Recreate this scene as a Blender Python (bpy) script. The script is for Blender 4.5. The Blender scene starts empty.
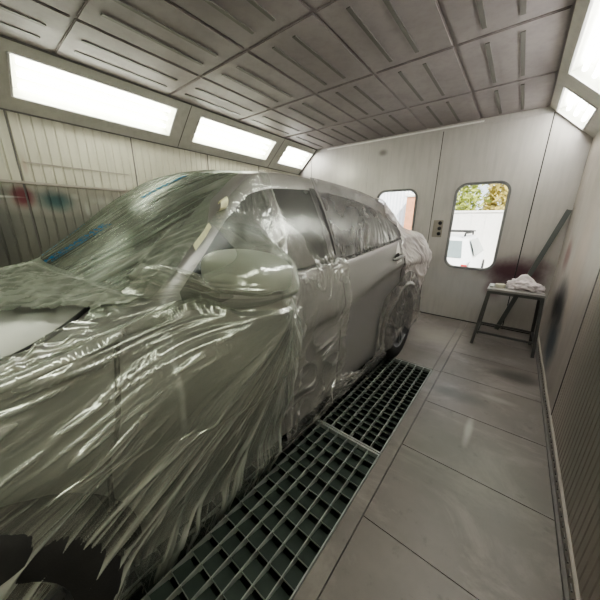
import bpy, bmesh, math, random
import numpy as np
from mathutils import Vector, Matrix

random.seed(7)
rng = np.random.RandomState(11)
scn = bpy.context.scene
COL = scn.collection
PI = math.pi

# ------------------------------------------------------------------ helpers
class MB:
    """collects geometry and links it as ONE mesh object"""
    def __init__(s): s.v = []; s.f = []; s.sm = []
    def add(s, vs, fs, smooth=False):
        o = len(s.v); s.v += [tuple(map(float, p)) for p in vs]
        s.f += [tuple(i + o for i in f) for f in fs]; s.sm += [smooth] * len(fs)
    def box(s, x0, x1, y0, y1, z0, z1, bev=0.0):
        if bev <= 0:
            vs = [(x, y, z) for z in (z0, z1) for y in (y0, y1) for x in (x0, x1)]
            s.add(vs, [(0,2,3,1),(4,5,7,6),(0,1,5,4),(2,6,7,3),(0,4,6,2),(1,3,7,5)])
        else:
            bm = bmesh.new(); bmesh.ops.create_cube(bm, size=1)
            for v in bm.verts:
                v.co = Vector(((x0+x1)/2+v.co.x*(x1-x0), (y0+y1)/2+v.co.y*(y1-y0), (z0+z1)/2+v.co.z*(z1-z0)))
            bmesh.ops.bevel(bm, geom=bm.edges[:], offset=bev, segments=2, affect='EDGES')
            s.bm(bm)
    def bm(s, bm, smooth=False, mat=None):
        bm.verts.ensure_lookup_table(); bm.verts.index_update()
        s.add([(mat @ v.co if mat else v.co)[:] for v in bm.verts], [[v.index for v in f.verts] for f in bm.faces], smooth)
        bm.free()
    def bar(s, a, b, w, h=None, up=(0,0,1)):
        """rectangular bar from a to b"""
        h = h or w; a = Vector(a); b = Vector(b); d = (b-a).normalized()
        u = Vector(up)
        if abs(d.dot(u)) > .98: u = Vector((1,0,0))
        r = d.cross(u).normalized(); u = r.cross(d)
        vs = []
        for p in (a, b):
            for i, j in ((-1,-1),(1,-1),(1,1),(-1,1)): vs.append(p + r*(i*w/2) + u*(j*h/2))
        s.add(vs, [(3,2,1,0),(4,5,6,7),(0,1,5,4),(1,2,6,5),(2,3,7,6),(3,0,4,7)])
    def tube(s, pts, r, n=8, caps=True):
        pts = [Vector(p) for p in pts]; vs = []; fs = []
        for i, p in enumerate(pts):
            d = (pts[min(i+1, len(pts)-1)] - pts[max(i-1, 0)]).normalized()
            u = Vector((0,0,1)) if abs(d.z) < .9 else Vector((1,0,0))
            a = d.cross(u).normalized(); b = a.cross(d)
            rr = r[i] if isinstance(r, (list, tuple)) else r
            for k in range(n):
                t = 2*PI*k/n; vs.append(p + a*(rr*math.cos(t)) + b*(rr*math.sin(t)))
        for i in range(len(pts)-1):
            for k in range(n):
                k2 = (k+1) % n; fs.append((i*n+k, i*n+k2, (i+1)*n+k2, (i+1)*n+k))
        if caps: fs.append(tuple(range(n))[::-1]); fs.append(tuple((len(pts)-1)*n+k for k in range(n)))
        s.add(vs, fs, True)
    def lathe(s, prof, c, axis='z', n=32, smooth=True):
        """profile of (radius, height) around an axis through c"""
        vs = []; fs = []
        for r, h in prof:
            for k in range(n):
                t = 2*PI*k/n; a, b = r*math.cos(t), r*math.sin(t)
                vs.append({'z':(c[0]+a,c[1]+b,c[2]+h),'x':(c[0]+h,c[1]+a,c[2]+b),'y':(c[0]+a,c[1]+h,c[2]+b)}[axis])
        for i in range(len(prof)-1):
            for k in range(n):
                k2 = (k+1) % n; fs.append((i*n+k, i*n+k2, (i+1)*n+k2, (i+1)*n+k))
        s.add(vs, fs, smooth)
    def build(s, name, mat, parent=None, loc=None):
        me = bpy.data.meshes.new(name); me.from_pydata(s.v, [], s.f); me.update()
        me.polygons.foreach_set('use_smooth', s.sm)
        o = bpy.data.objects.new(name, me); COL.objects.link(o)
        if mat: me.materials.append(mat)
        if loc: 
            me.transform(Matrix.Translation(-Vector(loc))); o.location = loc
        if parent:
            o.parent = parent
            q = parent; w_ = Vector((0, 0, 0))
            while q: w_ += q.location; q = q.parent
            o.location = Vector(o.location) - w_
        return o

def tag(o, label=None, cat=None, group=None, kind=None):
    if label: o['label'] = label
    if cat: o['category'] = cat
    if group: o['group'] = group
    if kind: o['kind'] = kind
    return o
def empty(name, loc, label, cat, group=None):
    o = bpy.data.objects.new(name, None); COL.objects.link(o); o.location = loc; o.empty_display_size = .1
    return tag(o, label, cat, group)
def struct(mb, name, mat, parent=None):
    o = mb.build(name, mat, parent)
    if parent is None: o['kind'] = 'structure'
    return o
def fixnormals(o):
    bm = bmesh.new(); bm.from_mesh(o.data); bmesh.ops.recalc_face_normals(bm, faces=bm.faces[:]); bm.to_mesh(o.data); bm.free()

# ------------------------------------------------------------------ materials
def nmat(name):
    m = bpy.data.materials.new(name); m.use_nodes = True; nt = m.node_tree
    for n in list(nt.nodes): nt.nodes.remove(n)
    out = nt.nodes.new('ShaderNodeOutputMaterial')
    return m, nt, out
def N(nt, typ, **kw):
    n = nt.nodes.new(typ)
    for k, v in kw.items():
        if k.startswith('i_'):
            key = k[2:]; key = int(key) if key.isdigit() else key.replace('_', ' ')
            n.inputs[key].default_value = v
        else: setattr(n, k, v)
    return n
def ramp(nt, fac, stops):
    r = nt.nodes.new('ShaderNodeValToRGB'); e = r.color_ramp.elements
    while len(e) < len(stops): e.new(.5)
    for k, (p, c) in enumerate(stops):
        e[k].position = p; e[k].color = (*c, 1) if len(c) == 3 else c
    nt.links.new(fac, r.inputs[0]); return r.outputs[0]
def mixc(nt, fac, a, b, mode='MIX'):
    m = nt.nodes.new('ShaderNodeMix'); m.data_type = 'RGBA'; m.blend_type = mode
    for sock, v in ((m.inputs[0], fac), (m.inputs[6], a), (m.inputs[7], b)):
        if isinstance(v, (int, float)): sock.default_value = v
        elif isinstance(v, tuple): sock.default_value = (*v, 1)
        else: nt.links.new(v, sock)
    return m.outputs[2]
def math_(nt, op, a, b=None, clamp=False):
    m = nt.nodes.new('ShaderNodeMath'); m.operation = op; m.use_clamp = clamp
    for k, v in enumerate((a, b)):
        if v is None: continue
        if isinstance(v, (int, float)): m.inputs[k].default_value = v
        else: nt.links.new(v, m.inputs[k])
    return m.outputs[0]
def coords(nt): return nt.nodes.new('ShaderNodeTexCoord').outputs['Object']
def mapped(nt, co, scale=(1,1,1), loc=(0,0,0), rot=(0,0,0)):
    m = nt.nodes.new('ShaderNodeMapping'); nt.links.new(co, m.inputs[0])
    m.inputs['Location'].default_value = loc; m.inputs['Scale'].default_value = scale; m.inputs['Rotation'].default_value = rot
    return m.outputs[0]
def noise(nt, co, scale, detail=4, rough=.55, dist=0):
    n = nt.nodes.new('ShaderNodeTexNoise'); nt.links.new(co, n.inputs['Vector'])
    n.inputs['Scale'].default_value = scale; n.inputs['Detail'].default_value = detail
    n.inputs['Roughness'].default_value = rough; n.inputs['Distortion'].default_value = dist
    return n.outputs[0]
def bump(nt, h, strength, dist=.01):
    b = nt.nodes.new('ShaderNodeBump'); nt.links.new(h, b.inputs['Height'])
    b.inputs['Strength'].default_value = strength; b.inputs['Distance'].default_value = dist
    return b.outputs[0]
def principled(nt, out, col, rough=.5, metal=0., normal=None, **kw):
    p = nt.nodes.new('ShaderNodeBsdfPrincipled')
    for key, v in (('Base Color', col), ('Roughness', rough), ('Metallic', metal)):
        if isinstance(v, (int, float)): p.inputs[key].default_value = v
        elif isinstance(v, tuple): p.inputs[key].default_value = (*v, 1)
        else: nt.links.new(v, p.inputs[key])
    if normal: nt.links.new(normal, p.inputs['Normal'])
    for k, v in kw.items(): p.inputs[k.replace('_', ' ')].default_value = v
    nt.links.new(p.outputs[0], out.inputs[0]); return p
def simple(name, col, rough=.5, metal=0., var=.12, scale=12, bmp=0., **kw):
    m, nt, out = nmat(name); co = coords(nt)
    n = noise(nt, co, scale)
    c = mixc(nt, n, tuple(x*(1-var) for x in col), tuple(min(1, x*(1+var)) for x in col))
    nm = bump(nt, noise(nt, co, scale*6), bmp, .004) if bmp else None
    principled(nt, out, c, rough, metal, nm, **kw); return m
def emit(name, col, st):
    m, nt, out = nmat(name); e = N(nt, 'ShaderNodeEmission'); e.inputs[0].default_value = (*col, 1); e.inputs[1].default_value = st
    nt.links.new(e.outputs[0], out.inputs[0]); return m
def blob(nt, co, c, rad, nz, wob=.5):
    """soft stain of paint overspray round a point (object space), 0..1"""
    s = nt.nodes.new('ShaderNodeVectorMath'); s.operation = 'SUBTRACT'; nt.links.new(co, s.inputs[0]); s.inputs[1].default_value = c
    d = nt.nodes.new('ShaderNodeVectorMath'); d.operation = 'DIVIDE'; nt.links.new(s.outputs[0], d.inputs[0]); d.inputs[1].default_value = rad
    l = nt.nodes.new('ShaderNodeVectorMath'); l.operation = 'LENGTH'; nt.links.new(d.outputs[0], l.inputs[0])
    v = math_(nt, 'ADD', l.outputs['Value'], math_(nt, 'MULTIPLY', math_(nt, 'SUBTRACT', nz, .5), wob*2))
    mr = nt.nodes.new('ShaderNodeMapRange'); mr.interpolation_type = 'SMOOTHSTEP'
    nt.links.new(v, mr.inputs[0]); mr.inputs[1].default_value = 1.15; mr.inputs[2].default_value = .2; mr.inputs[3].default_value = 0; mr.inputs[4].default_value = 1
    return mr.outputs[0]
def wall_mat(name, base, dirt, stains, rough=.5, metal=.0, extra=None, streak=.5):
    m, nt, out = nmat(name); co = coords(nt)
    n1 = noise(nt, co, 1.3, 5, .6); n2 = noise(nt, mapped(nt, co, (6, 6, .7)), 3, 4); nf = noise(nt, co, 40, 3)
    c = mixc(nt, ramp(nt, n1, [(.35, (0,0,0)), (.75, (1,1,1))]), base, dirt)
    c = mixc(nt, math_(nt, 'MULTIPLY', ramp(nt, n2, [(.45, (0,0,0)), (.8, (1,1,1))]), streak), c, tuple(x*.7 for x in base))
    if extra: c = extra(nt, co, c, n1)
    for cen, rad, colr, amt in reversed(stains):
        c = mixc(nt, math_(nt, 'MULTIPLY', blob(nt, co, cen, rad, n1 if max(rad) > .5 else noise(nt, co, 5, 4), .32), amt), c, colr)
    principled(nt, out, c, ramp(nt, n1, [(.3, (rough-.1,)*3), (.8, (rough+.15,)*3)]), metal, bump(nt, nf, .08, .003)); return m

# ------------------------------------------------------------------ camera
H = 1.4
yaw, pit, rol = map(math.radians, (-38.55, 16.5, -.64))
fw = Vector((math.sin(yaw)*math.cos(pit), math.cos(yaw)*math.cos(pit), -math.sin(pit)))
rt = Vector((math.cos(yaw), -math.sin(yaw), 0)); dn = fw.cross(rt)
rt2 = rt*math.cos(rol) + dn*math.sin(rol); dn2 = fw.cross(rt2)
cd = bpy.data.cameras.new('camera'); cam = bpy.data.objects.new('camera', cd); COL.objects.link(cam)
R3 = Matrix((rt2, -dn2, -fw)).transposed()
cam.matrix_world = Matrix.Translation((0, 0, H)) @ R3.to_4x4()
cd.sensor_width = 36; cd.sensor_fit = 'HORIZONTAL'; cd.lens = 264.98/600*36; cd.clip_start = .02
scn.camera = cam

# ------------------------------------------------------------------ room shell
XL, XR, YE, YB, ZC = -3.60, .43, 4.445, -2.9, 2.665
M = {}
def left_extra(nt, co, c, n1):
    # worn lower zone of the spray wall: years of dark overspray under the rail
    sx = nt.nodes.new('ShaderNodeSeparateXYZ'); nt.links.new(co, sx.inputs[0])
    z = math_(nt, 'ADD', sx.outputs[2], math_(nt, 'MULTIPLY', noise(nt, co, 3, 4), .16))
    f = ramp(nt, math_(nt, 'SUBTRACT', z, 1.0), [(.5, (1,1,1)), (.86, (0,0,0))])
    return mixc(nt, math_(nt, 'MULTIPLY', f, .88), c, (.15, .15, .135))
M['wall_left'] = wall_mat('spray wall', (.58,.56,.47), (.50,.48,.40), [((XL, .28, 1.585), (.2, .16, .014), (.6,.6,.55), .8),
    ((XL, .43, 1.585), (.2, .10, .12), (.17,.03,.04), 1.), ((XL, .66, 1.57), (.2, .17, .12), (.05,.11,.11), 1.), ((XL, .3, 1.62), (.2, .25, .06), (.10,.10,.09), .5), ((XL, 1.05, 1.6), (.2, .12, .05), (.5,.5,.46), .6),
    ((XL, .82, 1.62), (.2, .05, .035), (.55,.56,.5), .55), ((XL, .90, 1.50), (.2, .03, .09), (.5,.5,.46), .6), ((XL, .5, 1.86), (.2, .02, .1), (.4,.25,.2), .4),
    ((XL, .2, 1.3), (.2, .2, .5), (.09,.09,.085), .7)], .45, 0, left_extra)
M['wall_end'] = wall_mat('booth end wall', (.49,.465,.45), (.42,.40,.385), [
    ((.06, YE, .80), (.46, .3, .25), (.10,.05,.06), 1.), ((-.13, YE, .56), (.14, .3, .22), (.20,.12,.14), .8), ((-.25, YE, .55), (.9, .4, .4), (.50,.50,.52), .5),
    ((-1.9, YE, 2.45), (.09, .2, .06), (.12,.11,.10), .7), ((.2, YE, .4), (.35, .3, .5), (.30,.27,.235), .6)], .38, .15)
M['wall_right'] = wall_mat('booth right wall', (.53,.48,.44), (.42,.375,.335), [
    ((XR, 3.46, .66), (.2, .46, .30), (.02,.022,.025), 1.), ((XR, 3.30, .32), (.2, .42, .36), (.11,.14,.16), .95),
    ((XR, 3.85, 1.10), (.2, .2, .22), (.26,.13,.12), .85), ((XR, 3.2, .9), (.2, .4, .9), (.56,.45,.37), .5), ((XR, 2.7, 1.3), (.2, .25, .5), (.55,.52,.48), .6),
    ((XR, 1.7, .9), (.2, .7, 1.2), (.24,.24,.205), .75)], .5)
def floor_extra(nt, co, c, n1):
    v = noise(nt, mapped(nt, co, (1, 1.6, 1), rot=(0,0,.5)), 1.5, 7, .7, .8)
    c = mixc(nt, ramp(nt, v, [(.5, (0,0,0)), (.75, (.6,.6,.6))]), c, (.40,.365,.34))
    return mixc(nt, ramp(nt, noise(nt, co, 9, 5, .7), [(.6, (0,0,0)), (.72, (.6,.6,.6))]), c, (.12,.11,.10))
M['floor'] = wall_mat('steel floor plates', (.225,.202,.188), (.165,.148,.138), [
    ((.22, 3.02, 0), (.24, .16, .2), (.07,.06,.058), .85), ((-.02, 3.2, 0), (.3, .10, .2), (.12,.105,.10), .6), ((-.2, 2.36, 0), (.30, .12, .2), (.12,.11,.105), .7), ((-.02, 1.95, 0), (.03, .2, .2), (.42,.40,.36), .7), ((.1, 2.5, 0), (.16, .05, .2), (.36,.33,.30), .6), ((-.6, 3.6, 0), (.5,.5,.2), (.40,.36,.33), .6), 
    ((.0, 1.6, 0), (.5,.5,.2), (.16,.165,.14), .5)], .42, .1, floor_extra, .2)
M['seam'] = simple('dark seam', (.03,.028,.026), .8)
M['ceiling'] = wall_mat('ceiling filter panels', (.36,.325,.325), (.29,.26,.26), [], .6)
M['slope'] = wall_mat('lamp slope sheet', (.55,.54,.49), (.47,.46,.42), [], .4)
M['trim'] = simple('painted steel trim', (.38,.35,.31), .5)
M['trim_dark'] = simple('dark steel trim', (.16,.15,.14), .5)
M['white_trim'] = simple('white seal strip', (.75,.74,.72), .4)
M['grate'] = simple('galvanised grating', (.36,.38,.36), .45, .3, .3, 20)
M['grate_dull'] = simple('dull cross rods', (.20,.22,.20), .5, .3, .3, 20)
M['slat'] = simple('dark green slats', (.04,.055,.046), .5, .2, .3, 14)
M['pit'] = simple('pit floor', (.05,.06,.052), .8)

# floor: steel plates with open seams, one surface
fl = MB(); g = .0045
def plate(x0, x1, y0, y1, z=0.0):
    fl.box(x0+g/2, x1-g/2, y0+g/2, y1-g/2, z-.02, z)
ys = [YB, -1.35, -.77, -.195, .38, .955, 1.53, 2.105, 2.68]
for a, b in zip(ys[:-1], ys[1:]):
    plate(-.345, XR-.012, a, b)
plate(-.421, -.345, YB, 2.66)
plate(-.421, -.345, 2.66, YE)
for a, b in ((2.68, 3.235), (3.235, 3.81), (3.81, YE)): plate(-.345, XR-.012, a, b)
for a, b in ((2.66, YE),):
    plate(-1.9, -.421, a, b); plate(XL, -1.9, a, b)
for a, b in ((YB, -1.2), (-1.2, .06), (.06, 1.36), (1.36, 2.66)):
    plate(XL, -2.4, a, b); plate(-2.4, -1.17, a, b)
plate(-1.17, -.421, YB, .06)
struct(fl, 'floor', M['floor'])
b = MB(); b.box(XL-.1, XR+.1, YB-.1, YE+.1, -.42, -.40)
b.box(-.421, -.40, .02, 2.70, -.4, -.021); b.box(-1.19, -1.17, .02, 2.70, -.4, -.021); b.box(-1.19, -.40, 2.66, 2.70, -.4, -.021)
struct(b, 'floor_pit', M['pit'])
b = MB(); b.box(-.345, XR, YB, YE, -.035, -.022); b.box(XL, -1.2, YB, YE, -.035, -.022); b.box(-1.2, -.421, 2.68, YE, -.035, -.022)
struct(b, 'floor_seam', M['seam'])

# gratings in the pit
def grating(y0, y1, label, cross):
    t = empty('floor_grating', (-.795, (y0+y1)/2, -.04), label, 'grating', 'gratings beside the car')
    f = MB(); x0, x1 = -1.168, -.424; a, c = y0+.004, y1-.004
    f.box(x0, x1, a, a+.012, -.045, -.001); f.box(x0, x1, c-.012, c, -.045, -.001)
    f.box(x0, x0+.007, a+.012, c-.012, -.045, -.001); f.box(x1-.007, x1, a+.012, c-.012, -.045, -.001)
    f.build('frame', M['grate'], t)
    q = MB()
    for k in range(1, 10): 
        x = x0 + (x1-x0)*k/10; q.box(x-.0024, x+.0024, a+.012, c-.012, -.040, -.001)
    q.build('bearing_bars', M['grate'], t)
    q = MB(); h = MB(); n = int((y1-y0)/cross)
    for k in range(1, n):
        y = a + (c-a)*k/n
        h.box(x0+.007, x1-.007, y-.0014, y+.0014, -.010, -.0015)
        q.add([(x0+.007, y+.002, -.012), (x1-.007, y+.002, -.012), (x1-.007, y+cross*.9, -.034), (x0+.007, y+cross*.9, -.034)], [(0,1,2,3)])
    h.build('cross_bars', M['grate_dull'], t); q.build('slats', M['slat'], t)
    return t
grating(.06, 1.36, 'grey steel floor grating under the front door, nearest the camera', .088)
grating(1.36, 2.66, 'grey steel floor grating under the rear door, ending at the rear tyre', .064)

# left wall: ribbed sheet
def ribbed(x, y0, y1, z0, z1, pitch, depth, inward, gaps=()):
    mb = MB(); n = int(math.ceil((y1-y0)/pitch-1e-6)); prof = []
    for k in range(n):
        y = y0 + k*pitch
        prof += [(y, 0), (y+pitch*.10, -depth), (y+pitch*.18, -depth), (y+pitch*.28, 0)]
    prof = [(min(y, y1), d) for y, d in prof]+[(y1, 0)]
    vs = []
    for y, d in prof: vs += [(x + inward*d, y, z0), (x + inward*d, y, z1)]
    fs = [(2*i, 2*i+1, 2*i+3, 2*i+2) for i in range(len(prof)-1)]
    mb.add(vs, fs); return mb
w = ribbed(XL, YB, YE, -.03, 2.30, .0762, .007, 1); struct(w, 'wall_left', M['wall_left'])
b = MB()
for y in (-1.48, -.51, .46, 1.43, 2.40, 3.37): b.box(XL-.002, XL+.004, y-.006, y+.006, 0, 2.29)
struct(b, 'trim_1', M['trim_dark'])
b = MB(); b.box(XL, XL+.03, YB, YE, 1.70, 1.725, .004); b.box(XL, XL+.006, .5, 1.35, 1.885, 1.893)
struct(b, 'trim_2', M['trim'])
# right wall: ribbed near, smooth near the far end
w = ribbed(XR, YB, 2.40, -.03, 2.30, .05, .005, -1); w.box(XR, XR+.02, 2.40, YE, -.03, 2.30); struct(w, 'wall_right', M['wall_right'])
b = MB(); b.box(XR-.004, XR+.004, 2.40, 2.412, .07, 2.3); struct(b, 'trim_3', M['trim_dark'])
b = MB(); b.box(XR-.014, XR, YB, YE, 0, .075, .003); struct(b, 'baseboard_right', M['trim'])
b = MB()
for k in range(60):
    y = 1.0 + k*.058; b.box(XR-.018, XR-.0135, y, y+.03, .045, .052)
b.box(XR-.03, XR-.0145, YB, YE, 0, .016)
struct(b, 'trim_4', M['trim_dark'])
b = MB(); b.box(XL-.2, XR+.2, YB-.05, YB, -.03, ZC+.1); struct(b, 'wall_back', M['wall_right'])

b = MB(); b.box(XL-.4, XR+.4, YB-.3, YE+.05, ZC+.12, ZC+.2); b.box(XL-.4, XL-.3, YB-.3, YE+.05, -.6, ZC+.2); b.box(XR+.3, XR+.4, YB-.3, YE+.05, -.6, ZC+.2); b.box(XL-.4, XR+.4, YB-.3, YB-.2, -.6, ZC+.2)  # unseen shell added around the booth to stop sunlight leaking in
b.box(XL-.4, XL-.04, YE+.01, YE+.05, -.6, ZC+.2); b.box(XR+.04, XR+.4, YE+.01, YE+.05, -.6, ZC+.2)
struct(b, 'sun_block_shell', M['trim_dark'])
# end wall with the double doors
def roundrect(x0, x1, z0, z1, r, n=8):
    pts = []
    for cx, cz, a0 in ((x1-r, z1-r, 0), (x0+r, z1-r, PI/2), (x0+r, z0+r, PI), (x1-r, z0+r, 1.5*PI)):
        for k in range(n+1):
            a = a0 + PI/2*k/n; pts.append((cx+r*math.cos(a), cz+r*math.sin(a)))
    return pts
def holed(x0, x1, z0, z1, hole, ya, yb):
    """panel between planes ya (front) and yb with a hole"""
    mb = MB(); cx = sum(p[0] for p in hole)/len(hole); cz = sum(p[1] for p in hole)/len(hole); outer = []
    crn = [(x1,z1),(x0,z1),(x0,z0),(x1,z0)]; n = len(hole)//4
    for i, p in enumerate(hole):
        q, k = divmod(i, n); f = k/(n-1)
        c = crn[q]
        # blend from side-projection to the corner and back
        if q in (0, 2): a, bb = ((c[0], p[1]), (p[0], c[1]))
        else: a, bb = ((p[0], c[1]), (c[0], p[1]))
        if f < .5: o = (a[0]+(c[0]-a[0])*f*2, a[1]+(c[1]-a[1])*f*2)
        else: o = (c[0]+(bb[0]-c[0])*(f-.5)*2, c[1]+(bb[1]-c[1])*(f-.5)*2)
        outer.append(o)
    L = len(hole)
    vs = [(x, ya, z) for x, z in outer] + [(x, ya, z) for x, z in hole] + [(x, yb, z) for x, z in hole] + [(x, yb, z) for x, z in outer]
    fs = []
    for i in range(L):
        j = (i+1) % L
        fs += [(i, L+i, L+j, j), (L+i, 2*L+i, 2*L+j, L+j), (2*L+i, 3*L+i, 3*L+j, 2*L+j), (3*L+i, i, j, 3*L+j)]
    mb.add(vs, fs); return mb
ZD = 2.60
b = MB(); b.box(XL-.05, -2.143, YE, YE+.05, -.03, ZC+.05); b.box(.063, XR+.05, YE, YE+.05, -.03, ZC+.05); b.box(-2.143, .063, YE, YE+.05, ZD, ZC+.05)
struct(b, 'wall_end', M['wall_end'])
M['gasket'] = simple('window rubber gasket', (.20,.20,.20), .6)
M['gasket_l'] = simple('bright window rim', (.5,.5,.5), .3, .5)
def glassmat(name, tint=(.96,.98,.97), gl=.08, rough=.02):
    m, nt, out = nmat(name); t = N(nt, 'ShaderNodeBsdfTransparent'); t.inputs[0].default_value = (*tint, 1)
    gs = N(nt, 'ShaderNodeBsdfGlossy'); gs.inputs['Roughness'].default_value = rough
    nz = noise(nt, coords(nt), 6, 3)
    mx = N(nt, 'ShaderNodeMixShader'); nt.links.new(math_(nt, 'MULTIPLY', nz, gl*2), mx.inputs[0])
    nt.links.new(t.outputs[0], mx.inputs[1]); nt.links.new(gs.outputs[0], mx.inputs[2]); nt.links.new(mx.outputs[0], out.inputs[0]); return m
M['pane'] = glassmat('window glass')
M['chrome'] = simple('worn lock steel', (.27,.245,.215), .5, .1)
M['black'] = simple('black plastic', (.015,.015,.016), .5)
for k, (x0, x1, wx0, wx1) in enumerate(((-2.139, -1.063, -1.925, -1.305), (-1.054, .057, -.785, -.185))):
    wzt = (1.885, 1.91)[k]
    hole = roundrect(wx0, wx1, .785, wzt, .13)
    d = holed(x0, x1, -.04, ZD-.004, hole, YE-.006, YE+.035).build(f'door_{k+1}', M['wall_end']); d['kind'] = 'structure'
    fixnormals(d)
    inn = roundrect(wx0+.018, wx1-.018, .803, wzt-.018, .115)
    gk = MB(); L = len(hole); out_ = roundrect(wx0-.014, wx1+.014, .771, wzt+.014, .142)
    vs = []
    for (pts, y) in ((out_, YE-.007), (out_, YE-.020), (inn, YE-.012), (inn, YE+.01)): vs += [(x, y, z) for x, z in pts]
    gk.add(vs, [(r*L+i, r*L+(i+1) % L, (r+1)*L+(i+1) % L, (r+1)*L+i) for r in range(3) for i in range(L)], False)
    o = gk.build('window_gasket', M['gasket'], d); fixnormals(o)
    pn = MB(); pn.add([(x, YE+.006, z) for x, z in roundrect(wx0+.010, wx1-.010, .795, wzt-.01, .12)], [tuple(range(L))]); pn.build('window_pane', M['pane'], d)
    if k == 1:
        lk = MB(); lk.box(-1.015, -.885, YE-.016, YE-.0065, 1.20, 1.44, .004); lp = lk.build('lock_plate', M['chrome'], d)
        q = MB()
        for z in (1.40, 1.325, 1.25):
            q.lathe([(0, -.012), (.018, -.012), (.024, -.004), (.026, 0)], (-.925, YE-.017, z), 'y', 16)
        q.build('latch_hole', M['black'], lp)
        q = MB(); q.box(-.945, -.905, YE-.022, YE-.0165, 1.345, 1.372, .004); q.box(-.945, -.905, YE-.022, YE-.0165, 1.272, 1.298, .004); q.build('latch_tongue', M['chrome'], lp)
    else:
        pass
b = MB()
b.box(-1.0625, -1.0545, YE-.0065, YE+.03, 0, ZD); b.box(-2.143, -2.139, YE+.0, YE+.03, 0, ZD); b.box(.0575, .068, YE-.0075, YE+.03, 0, ZD); b.box(XL, XR, YE-.010, YE-.0065, 0, .012)
b.box(-3.30, -3.293, YE-.006, YE, 0, 2.5)
struct(b, 'trim_5', M['black'])
b = MB(); b.box(-2.95, -.6, YE-.012, YE, ZC-.035, ZC-.016, .003); struct(b, 'trim_6', M['white_trim'])

# ceiling and the two sloping lamp strips
SA = np.array([-3.18, 2.665]); SD = np.array([-.42, -.378]); SLEN = float(np.hypot(*SD)); SU = SD/SLEN
RA = np.array([.01, 2.665])
def slope_pt(side, s, y, out=0.0):
    """point on the lamp slope: s metres down from the ceiling, out metres into the room"""
    nrm = np.array([-SU[1], SU[0]]); nrm = nrm if nrm[1] < 0 else -nrm
    x, z = SA + SU*s + nrm*out
    return (x, y, z) if side == 'L' else (RA[0] - (x - SA[0]), y, z)
c = MB()
xs = np.linspace(SA[0], RA[0], 6); yy = np.linspace(YB, YE, 9)
for i in range(5):
    for j in range(8): c.box(xs[i]+.012, xs[i+1]-.012, yy[j]+.012, yy[j+1]-.012, ZC, ZC+.03, .006)
c.box(SA[0]-.05, RA[0]+.05, YB, YE+.05, ZC+.012, ZC+.05)
struct(c, 'ceiling', M['ceiling'])
b = MB()
for i in range(5):
    for j in range(8):
        for q in (.3, .62):
            x = xs[i] + (xs[i+1]-xs[i])*q
            b.box(x-.014, x+.014, yy[j]+.10, yy[j+1]-.10, ZC-.006, ZC+.001)
struct(b, 'trim_7', M['trim_dark'])

FW0, FW1 = .095, .435
fixL = [(-2.68, -1.37), (-1.08, .23), (.52, 1.83), (2.12, 3.43), (3.715, 4.405)]
def slope_mesh(side):
    mb = MB()
    def quad(s0, s1, y0, y1, o=0.): mb.add([slope_pt(side, s0, y0, o), slope_pt(side, s1, y0, o), slope_pt(side, s1, y1, o), slope_pt(side, s0, y1, o)], [(0,1,2,3)])
    ycur = YB
    quad(0, FW0, YB, YE); quad(FW1, SLEN+.02, YB, YE)
    for a, e in fixL: quad(FW0, FW1, ycur, a); ycur = e
    quad(FW0, FW1, ycur, YE)
    return mb
for side in 'LR': 
    o = struct(slope_mesh(side), 'wall_left_slope' if side == 'L' else 'wall_right_slope', M['slope'])
b = MB()
for y in (-1.22, .375, 1.975, 3.57): b.bar(slope_pt('L', 0, y, .002), slope_pt('L', SLEN, y, .002), .006, .004)
b.bar(slope_pt('L', SLEN, YB, .004), slope_pt('L', SLEN, YE, .004), .012, .012)
b.bar(slope_pt('L', 0, YB, .004), slope_pt('L', 0, YE, .004), .012, .012)
b.bar(slope_pt('L', 0, YE-.012, .004), slope_pt('L', SLEN, YE-.012, .004), .014, .01)
struct(b, 'trim_8', M['trim_dark'])
M['reflector'] = simple('lamp reflector', (.8,.82,.72), .3)
M['tube'] = emit('fluorescent tube', (1.0, 1.0, .88), 19.0)
M['tube_day'] = emit('fluorescent tube cool', (1.0, .975, .975), 19.0)
M['tube_low'] = emit('dim fluorescent tube', (.97, 1.0, .85), 12.0)  # weaker tubes for the lamp boxes at the camera end
M['lampglass'] = glassmat('lamp cover glass', (.97,.985,.95), .05)
def fixture(side, a, e, label):
    c0 = slope_pt(side, (FW0+FW1)/2, (a+e)/2)
    t = empty('light_fixture', c0, label, 'light', 'lamp boxes in the slope')
    mb = MB(); dp = -.085
    P = lambda s, y, o: slope_pt(side, s, y, o)
    i0, i1 = FW0+.05, FW1-.03
    mb.add([P(FW0,a,0),P(FW1,a,0),P(FW1,e,0),P(FW0,e,0),P(i0,a+.03,dp),P(i1,a+.03,dp),P(i1,e-.03,dp),P(i0,e-.03,dp)], [(0,1,5,4),(1,2,6,5),(2,3,7,6),(3,0,4,7),(4,5,6,7)])
    mb.build('reflector', M['reflector'], t)
    f = MB()
    for s in (FW0, FW1): f.bar(P(s,a,.004), P(s,e,.004), .016, .010)
    for y in (a, e): f.bar(P(FW0,y,.004), P(FW1,y,.004), .016, .010)
    f.build('frame', M['white_trim'], t)
    for s in (.17, .265, .36):
        q = MB(); q.tube([P(s, a+.05, -.045), P(s, e-.05, -.045)], .017, 10); q.build('tube', M['tube_low'] if (a+e)/2 < 0 else M['tube'] if (a+e)/2 < 3.5 and side == 'L' else M['tube_day'], t)
    q = MB(); q.add([P(FW0+.012,a+.012,-.004),P(FW1-.012,a+.012,-.004),P(FW1-.012,e-.012,-.004),P(FW0+.012,e-.012,-.004)], [(0,1,2,3)]); q.build('cover_glass', M['lampglass'], t)
    return t
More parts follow.
